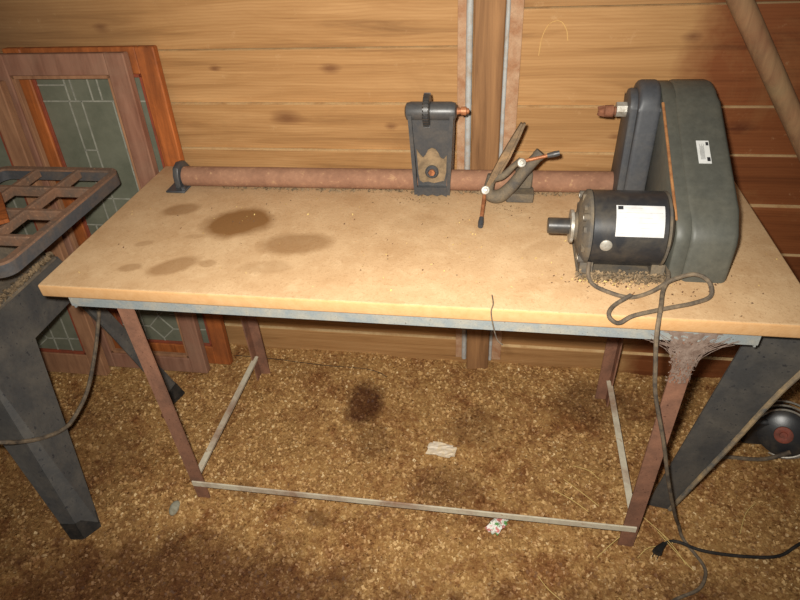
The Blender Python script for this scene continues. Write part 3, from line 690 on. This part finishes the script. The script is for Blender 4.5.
# folded stand: top flange, side apron, splayed legs
bm = B(); box(bm, (-1.22, -0.07, 0.612), (-0.402, 0.29, 0.622), 0.002); obj('stand_top', bm, M['sawdusty'], saw)
bm = B(); plate(bm, [(-0.408, -0.062, 0.616), (-0.408, 0.29, 0.616), (-0.383, 0.365, 0.497), (-0.383, 0.0, 0.497)], 0.005)
plate(bm, [(-0.408, -0.062, 0.616), (-1.2, -0.062, 0.616), (-1.2, -0.085, 0.497), (-0.383, -0.085, 0.497)], 0.005); obj('apron', bm, M['saw'], saw, 0)
def saw_leg(top_b, foot_b, top_c, foot_c, fl_top, fl_foot):
    bm = B(); plate(bm, [top_b, foot_b, foot_c, top_c], 0.004); plate(bm, [top_c, foot_c, fl_foot, fl_top], 0.004)
    o = obj('leg', bm, M['saw'], saw, 0)
    f = 0.09; L = lambda a, b: Vector(b).lerp(Vector(a), f)
    bm = B(); plate(bm, [L(top_b, foot_b), foot_b, foot_c, L(top_c, foot_c)], 0.0075); plate(bm, [L(top_c, foot_c), foot_c, fl_foot, L(fl_top, fl_foot)], 0.0075); obj('foot', bm, M['rubber'], o, 0)
saw_leg((-0.379, 0.085, 0.500), (-0.257, -0.130, -0.005), (-0.408, -0.060, 0.612), (-0.283, -0.172, -0.005), (-0.50, -0.064, 0.612), (-0.318, -0.176, -0.005))
saw_leg((-0.381, 0.270, 0.500), (-0.262, 0.335, -0.005), (-0.408, 0.30, 0.612), (-0.246, 0.388, -0.005), (-0.50, 0.304, 0.612), (-0.31, 0.392, -0.005))
n = 700; py_ = rng.uniform(-0.05, 0.29, n)
tag(flakes('dirt_ridge', np.stack([-0.411 + rng.normal(0, 0.006, n), py_, 0.6225 + rng.uniform(0, 0.007, n)], -1), (0.003, 0.011), M['dust'], tilt=1.0), 'ridge of crumbly dust along the table saw stand edge', 'dust', kind='stuff')
# brown offcut lying on the wing
bm = B(); bar(bm, (-0.50, 0.290, 0.806), (-0.375, 0.155, 0.806), 0.036, 0.010, bev=0.0015); tag(obj('wood_offcut', bm, M['orange'], smooth=0), 'short red-brown wood offcut lying on the cast iron grid wing', 'offcut')
bm = B(); tube(bm, [(-0.45, -0.21, 0.44), (-0.342, -0.172, 0.398), (-0.330, -0.136, 0.357), (-0.320, -0.093, 0.320), (-0.311, -0.039, 0.289), (-0.309, 0.009, 0.283), (-0.313, 0.09, 0.300), (-0.326, 0.175, 0.343), (-0.339, 0.249, 0.393), (-0.352, 0.30, 0.44), (-0.40, 0.32, 0.49), (-0.45, 0.32, 0.50)], 0.0055, 8); tag(obj('saw_cord', bm, M['cord']), 'grey cord hanging in a loop round the table saw leg', 'cord')

# ------------------------------------------------------------------ machine stand on the right
rs = thing('machine_stand', 'dark grey splayed sheet metal stand leg at the right end of the bench', 'stand')
bm = B()
plate(bm, [(1.316, 0.070, 0.680), (1.350, 0.062, 0.716), (1.53, 0.062, 0.716), (1.53, 0.062, 0.705), (1.436, 0.066, 0.575), (1.308, 0.112, -0.005), (1.252, 0.120, -0.005)], 0.005)
lg = obj('leg', bm, M['saw'], rs, 0)
bm = B(); tube(bm, [(1.53, 0.055, 0.705), (1.436, 0.060, 0.575), (1.372, 0.084, 0.29), (1.308, 0.106, 0.0)], 0.006, 8, None, 4); obj('rolled_edge', bm, M['irondust'], lg)
bm = B(); box(bm, (1.41, 0.068, 0.695), (2.0, 0.10, 0.716), 0.002); obj('top_rail', bm, M['saw'], rs)
bm = B(); plate(bm, [(1.53, 0.070, 0.716), (2.0, 0.070, 0.716), (2.0, 0.072, 0.69), (1.50, 0.072, 0.69)], 0.005); plate(bm, [(1.96, 0.072, 0.72), (2.05, 0.072, 0.72), (2.17, 0.118, -0.005), (2.11, 0.122, -0.005)], 0.005); obj('apron', bm, M['saw'], rs, 0)
# crumbs of dirt along the top of the stand
n = 420; px_ = rng.uniform(1.33, 1.55, n); tag(flakes('dirt_crust', np.stack([px_, rng.uniform(0.05, 0.064, n), np.interp(px_, [1.316, 1.350, 1.6], [0.681, 0.717, 0.717]) + rng.uniform(0, 0.0035, n)], -1), (0.003, 0.010), M['dust'], tilt=1.0), 'crumbly dirt crust along the top of the dark stand leg', 'dirt', kind='stuff')

# small old motor on the ground by the wall, right edge
sm = thing('small_motor', 'small black motor with copper red disc lying on the floor at right', 'motor')
O = Vector((1.648, 0.345, 0.075)); ax = Vector((-0.35, -0.75, 0.45)).normalized()
bm = B(); lathe(bm, [(0, 0.055), (0.01, 0.066), (0.11, 0.066), (0.12, 0.05)], O - ax * 0.11, ax, 32); box(bm, (1.56, 0.36, -0.004), (1.68, 0.47, 0.10), 0.008); obj('housing', bm, M['black'], sm)
bm = B(); lathe(bm, [(0, 0.024), (0.010, 0.024), (0.012, 0.020), (0.010, 0.010), (0.014, 0.009), (0.014, 0)], O + ax * 0.008, ax, 28); obj('disc', bm, grimy('copper_red', srgb(140, 74, 58), srgb(104, 60, 48), 0.4, 40, 0.6), sm)
bm = B()
for k in range(3):
    r = 0.070 + 0.008 * k; u_ = ax.orthogonal().normalized(); s_ = ax.cross(u_)
    tube(bm, [O - ax * 0.02 * k + (u_ * math.cos(a) + s_ * math.sin(a)) * r for a in np.linspace(0.4 + 0.2 * k, 5.2, 14)], 0.003, 6, None, 4)
obj('wire_winding', bm, M['zinc'], sm)
bm = B(); tube(bm, [(1.66, 0.30, 0.05), (1.60, 0.30, 0.01), (1.52, 0.30, 0.006), (1.465, 0.30, 0.01), (1.455, 0.33, 0.02), (1.49, 0.36, 0.05), (1.58, 0.39, 0.09)], 0.006, 8); obj('lead_wire', bm, M['cord'], sm)

# ------------------------------------------------------------------ leaded windows leaning on the wall
def window(name, label, x0, x1, yb, yt, h, st, fm, pane, rail=0.075, thick=0.028, pattern=None, edge=None):
    """a sash leaning back: local frame = x, s (up the sash), n (towards the viewer)"""
    root = thing(name, label, 'window', 'old window sashes leaning on the wall')
    up = Vector((0, yt - yb, 0)); L = h; sn = (yt - yb) / L; cs = math.sqrt(1 - sn * sn)
    S = Vector((0, sn, cs)); Nn = Vector((0, -cs, sn)); O = Vector((0, yb, 0.004))
    mt = Matrix(((1, S.x, Nn.x, O.x), (0, S.y, Nn.y, O.y), (0, S.z, Nn.z, O.z), (0, 0, 0, 1)))
    for a, b in (((x0, 0, 0), (x0 + st, L, thick)), ((x1 - st, 0, 0), (x1, L, thick))):
        bm = B(); box(bm, a, b, 0.003, mt); obj('stile', bm, fm, root, 0)
    for a, b in (((x0 + st, 0, 0.001), (x1 - st, rail * 1.1, thick - 0.001)), ((x0 + st, L - rail, 0.001), (x1 - st, L, thick - 0.001))):
        bm = B(); box(bm, a, b, 0.002, mt); obj('rail', bm, fm, root, 0)
    gx0, gx1, g0, g1 = x0 + st, x1 - st, rail * 1.1, L - rail
    bm = B(); m_ = 0.010
    for a, b in (((gx0, g0, 0.006), (gx0 + m_, g1, thick - 0.006)), ((gx1 - m_, g0, 0.006), (gx1, g1, thick - 0.006)), ((gx0, g0, 0.006), (gx1, g0 + m_, thick - 0.006)), ((gx0, g1 - m_, 0.006), (gx1, g1, thick - 0.006))): box(bm, a, b, 0.001, mt)
    obj('glazing_bead', bm, edge or M['redpaint'], root, 0)
    if pane:
        bm = B(); box(bm, (gx0 + 0.002, g0 + 0.002, 0.010), (gx1 - 0.002, g1 - 0.002, 0.014), 0, mt); pn = obj('pane', bm, M['glass'], root, 0)
        bm = B(); W = gx1 - gx0; H = g1 - g0
        def came(ax_, as_, bx_, bs_): bar(bm, mt @ Vector((gx0 + ax_ * W, g0 + as_ * H, 0.0145)), mt @ Vector((gx0 + bx_ * W, g0 + bs_ * H, 0.0145)), 0.004, 0.003, up=Nn)
        for sg in pattern: came(*sg)
        obj('leading', bm, M['lead'], pn, 0)
    return root
pat = [(x, 0.92, x, 1.0) for x in (0.28, 0.335, 0.495, 0.58, 0.80)] + [(0.27, 0.135, 0.27, 0.92), (0.385, 0.40, 0.385, 0.92), (0.67, 0.135, 0.67, 0.92)]
pat += [(0, 0.92, 1, 0.92), (0, 0.968, 0.28, 0.968), (0.27, 0.766, 0.385, 0.766), (0.67, 0.70, 1, 0.70), (0.27, 0.60, 0.67, 0.60), (0, 0.50, 0.27, 0.50), (0.385, 0.46, 0.67, 0.46), (0.67, 0.52, 1, 0.52), (0, 0.40, 1, 0.40), (0.84, 0.0, 0.84, 0.70), (0.12, 0.0, 0.12, 0.50), (0, 0.25, 0.27, 0.25), (0.67, 0.28, 1, 0.28)]
dmd = [(0.47, 0.125), (0.34, 0.075), (0.46, 0.022), (0.60, 0.068)]
for a, b in zip(dmd, dmd[1:] + dmd[:1]): pat.append((*a, *b))
pat += [(0.47, 0.125, 0.44, 0.40), (0.34, 0.075, 0, 0.075), (0.46, 0.022, 0.47, 0.0), (0.60, 0.068, 1.0, 0.075), (0.60, 0.135, 0.67, 0.135), (0.67, 0.0, 0.67, 0.135), (0.27, 0.0, 0.27, 0.135), (0.47, 0.125, 0.58, 0.16), (0.58, 0.16, 0.58, 0.40)]
window('leaded_window', 'leaded glass sash in orange varnished frame, nearest the wall', -0.582, -0.126, 0.555, 0.640, 1.085, 0.056, M['orange'], True, 0.070, 0.026, pat)
window('empty_window_sash', 'weathered brown wooden sash standing in front of the orange leaded window', -0.614, -0.194, 0.505, 0.604, 1.080, 0.058, M['brownframe'], False, 0.056, 0.028, None, M['tanframe'])
window('leaded_window', 'tan framed leaded sash farthest left, partly behind the table saw', -1.02, -0.560, 0.455, 0.560, 1.02, 0.055, M['tanframe'], True, 0.080, 0.028, pat)

# ------------------------------------------------------------------ leaning pole
bm = B(); a, b = Vector((1.06, 0.620, 1.512)), Vector((2.138, 0.620, 0.02))
tube(bm, [a + (b - a) * t for t in np.linspace(0, 1, 9)], 0.030, 20, [0.0245, 0.025, 0.0245, 0.025, 0.0245], 3)
tag(obj('wooden_pole', bm, M['pole']), 'weathered round pole leaning diagonally against the wall at upper right', 'pole')

# ------------------------------------------------------------------ small things
# paper scrap, wrapper, stone, rags
def crumple(name, cx, cy, lx, ly, ang, amp, m, label, cat, z0=0.006, seed=1, cut=None):
    r = random.Random(seed); bm = B(); n_ = 9; g = []
    for j in range(n_):
        for i in range(n_):
            u_, v_ = i / (n_ - 1) - 0.5, j / (n_ - 1) - 0.5
            x = u_ * lx + r.uniform(-1, 1) * lx * 0.03; y = v_ * ly + r.uniform(-1, 1) * ly * 0.04
            g.append(bm.verts.new((cx + x * math.cos(ang) - y * math.sin(ang), cy + x * math.sin(ang) + y * math.cos(ang), z0 + amp * (0.6 + r.uniform(-1, 1) * 0.4 + math.sin(u_ * 9 + seed) * 0.4))))
    for j in range(n_ - 1):
        for i in range(n_ - 1):
            if cut and (i, j) in cut: continue
            bm.faces.new((g[j * n_ + i], g[j * n_ + i + 1], g[(j + 1) * n_ + i + 1], g[(j + 1) * n_ + i]))
    o = obj(name, bm, m, None, 0); md = o.modifiers.new('thickness', 'SOLIDIFY'); md.thickness = 0.0008
    return tag(o, label, cat)
crumple('paper_scrap', 0.672, 0.232, 0.086, 0.050, -0.14, 0.004, M['paper'], 'crumpled cream paper scrap lying on the sawdust under the bench', 'paper', 0.006, 3, {(7, 0), (8, 0), (0, 7), (7, 7)})
def wrapper_mat():
    m, nt, b, v = newmat('wrapper_print', 0.4); f = noise(nt, v, 60, 2)
    nt.links.new(ramp(nt, f, [(0.40, srgb(96, 150, 84)), (0.46, srgb(226, 226, 216)), (0.56, srgb(230, 222, 214)), (0.60, srgb(206, 130, 124))]), b.inputs['Base Color']); return m
crumple('candy_wrapper', 0.846, -0.004, 0.060, 0.034, 0.9, 0.012, wrapper_mat(), 'small green and white wrapper beside the front stretcher bar', 'wrapper', 0.006, 8, {(0, 0), (0, 1), (7, 7), (6, 7), (7, 0)})
def stone(name, c, s, m, label, cat, seed):
    r = random.Random(seed); bm = B(); bmesh.ops.create_icosphere(bm, subdivisions=3, radius=1.0)
    ph = [Vector((r.uniform(-1, 1), r.uniform(-1, 1), r.uniform(-1, 1))) * 2.4 for _ in range(5)]
    for v in bm.verts:
        k = 1 + 0.10 * sum(math.sin(v.co.dot(p) + i) for i, p in enumerate(ph)) / 2; v.co = Vector((v.co.x * s[0] * k + c[0], v.co.y * s[1] * k + c[1], v.co.z * s[2] * k + c[2]))
    return tag(obj(name, bm, m), label, cat)
stone('stone', (-0.065, -0.055, 0.006), (0.014, 0.024, 0.010), grimy('grey_green_stone', srgb(150, 146, 128), srgb(120, 112, 92), 0.4, 40, 0.8), 'flat grey stone on the sawdust near the front left bench leg', 'stone', 4)
stone('mortar_lump', (-0.33, 0.395, 0.012), (0.034, 0.024, 0.016), grimy('pale_mortar', srgb(160, 150, 130), srgb(110, 96, 76), 0.5, 40, 0.9), 'pale crumbly lump on the floor below the leaning windows', 'rubble', 9)
stone('dark_pebble', (-0.258, 0.275, 0.006), (0.014, 0.012, 0.010), M['rust'], 'small brown lump on the floor behind the front left bench leg', 'rubble', 12)
# thin twig over the front edge, thin wire along the wall foot
bm = B(); tube(bm, [(0.800, 0.020, 0.763), (0.803, -0.010, 0.764), (0.800, -0.026, 0.755), (0.806, -0.028, 0.72), (0.815, -0.030, 0.69), (0.826, -0.032, 0.680)], 0.0013, 6); tag(obj('twig', bm, M['cord']), 'thin dark curled twig hanging over the front bench edge', 'twig')
bm = B(); tube(bm, [(-0.13, 0.585, 0.004), (0.02, 0.578, 0.006), (0.20, 0.565, 0.005), (0.36, 0.560, 0.006), (0.42, 0.548, 0.004), (0.45, 0.53, 0.003)], 0.0011, 6); tag(obj('thin_wire', bm, M['rubber']), 'thin dark wire lying on the sawdust along the wall foot', 'wire')
bm = B(); tube(bm, [(x, YW - 0.0132 * (z - 0.918) / 0.232 - 0.0006, z) for x, z in ((0.884, 1.045), (0.889, 1.09), (0.905, 1.12), (0.928, 1.124), (0.944, 1.105), (0.950, 1.08))], 0.0018, 6, None, 8, 0.6)
tag(obj('chalk_loop', bm, M['chalk']), 'yellow chalk loop drawn on the plank right of the post', 'chalk mark')
# chair of straw stalks on the floor
def stalk(a, b, r=0.0010):
    bm = B(); a, b = Vector(a), Vector(b); mid = (a + b) / 2 + Vector((random.uniform(-0.01, 0.01), random.uniform(-0.01, 0.01), 0.004))
    tube(bm, [a, mid, b], r, 5, None, 4); return obj('straw_stalk', bm, M['straw'])
for a, b in (((1.10, -0.06, 0.004), (1.185, 0.015, 0.03)), ((1.215, 0.09, 0.004), (1.295, 0.0, 0.006)), ((1.262, 0.03, 0.006), (1.33, -0.07, 0.006)), ((1.272, 0.02, 0.010), (1.315, -0.055, 0.006)), ((1.20, -0.05, 0.004), (1.26, -0.01, 0.006)), ((1.03, 0.17, 0.004), (1.12, 0.09, 0.005)), ((1.00, 0.13, 0.004), (1.09, 0.07, 0.005)), ((1.06, 0.22, 0.004), (1.13, 0.18, 0.005)), ((1.47, 0.05, 0.004), (1.53, 0.14, 0.02)), ((0.95, -0.13, 0.004), (1.01, -0.19, 0.005)), ((1.14, -0.16, 0.004), (1.21, -0.21, 0.005))):
    tag(stalk(a, b), 'pale straw stalk lying on sawdust near the right bench legs', 'straw', 'straw stalks around the right bench legs')
# cobweb wrapped round the top of the front right leg
bm = B(); r = random.Random(5)
def half(z): return float(np.interp(z, [0.54, 0.60, 0.65, 0.684, 0.706, 0.727], [0.016, 0.022, 0.026, 0.032, 0.046, 0.074]))
zsr = np.linspace(0.728, 0.595, 30); g = []
for j, z in enumerate(zsr):
    row = []
    for i in range(19):
        u_ = i / 18 * 2 - 1; x = 1.178 + u_ * half(z) * (1 + r.uniform(-0.12, 0.12)) - 0.004
        row.append(bm.verts.new((x, -0.0190 + 0.004 * u_ * u_ + r.uniform(-0.0006, 0.0004), z + r.uniform(-0.002, 0.002))))
    g.append(row)
for j in range(29):
    for i in range(18):
        e_ = abs(i / 17 * 2 - 1); 
        if r.random() < 0.10 + 0.35 * (j / 28) + (0.30 if e_ > 0.8 else 0) : continue
        bm.faces.new((g[j][i], g[j][i + 1], g[j + 1][i + 1], g[j + 1][i]))
for k in range(70):
    a = Vector((r.uniform(1.09, 1.26), -0.0195, r.uniform(0.698, 0.722))); z = r.uniform(0.60, 0.69); b = Vector((1.174 + r.uniform(-1, 1) * half(z), -0.0195, z))
    mid = (a + b) / 2 + (Vector((1.176, -0.016, 0.685)) - (a + b) / 2) * 0.3
    tube(bm, [a, mid, b], 0.0005, 4, None, 3)
tag(obj('cobweb', bm, M['web']), 'dusty cobweb over the top of the front right bench leg', 'cobweb')
# dust, chips and dirt lying on the bench
def scatter(name, spots, size, m, label, cat, z=0.7603, tilt=0.6):
    P = []
    for cx_, cy_, sx_, sy_, n_ in spots: P.append(np.stack([rng.normal(cx_, sx_, n_), rng.normal(cy_, sy_, n_), np.full(n_, z)], -1))
    P = np.concatenate(P); P = P[(P[:, 0] > BX0 + 0.01) & (P[:, 0] < BX1 - 0.01) & (P[:, 1] > BY0 + 0.01) & (P[:, 1] < BY1 - 0.01)]
    tag(flakes(name, P, size, m, tilt=tilt), label, cat, kind='stuff')
scatter('dark_crumbs', [(1.02, 0.09, 0.035, 0.012, 160), (1.06, 0.09, 0.05, 0.02, 90), (0.60, 0.42, 0.05, 0.02, 70), (0.83, 0.37, 0.03, 0.02, 45), (0.6, 0.25, 0.45, 0.16, 90), (1.2, 0.06, 0.07, 0.03, 50), (0.185, 0.27, 0.01, 0.01, 8)], (0.0014, 0.0045), grimy('brown_crumbs', srgb(120, 88, 60), srgb(88, 64, 46), 0.5, 80, 0.9), 'dark crumbs of dirt scattered on the bench top', 'dirt')
scatter('pale_chips', [(0.6, 0.25, 0.5, 0.18, 160), (1.03, 0.088, 0.045, 0.010, 110), (0.19, 0.29, 0.01, 0.012, 5)], (0.0014, 0.005), M['straw'], 'pale wood chips scattered on the bench top', 'wood chips')
n = 900; tag(flakes('motor_dust', np.stack([rng.uniform(0.965, 1.14, n), np.clip(rng.normal(0.094, 0.008, n), 0.07, 0.115), 0.7605 + rng.uniform(0, 0.012, n)], -1), (0.002, 0.007), M['dust'], tilt=0.9), 'heap of brown dust along the front of the motor base', 'dust', kind='stuff')
n = 500; px_ = rng.uniform(0.05, 1.3, n)
tag(flakes('bed_dust', np.stack([px_, 0.450 + px_ * 0.012 + rng.normal(0, 0.006, n), np.full(n, 0.7605)], -1), (0.003, 0.009), M['dust'], tilt=0.8), 'line of brown dust along the foot of the lathe tube', 'dust', kind='stuff')
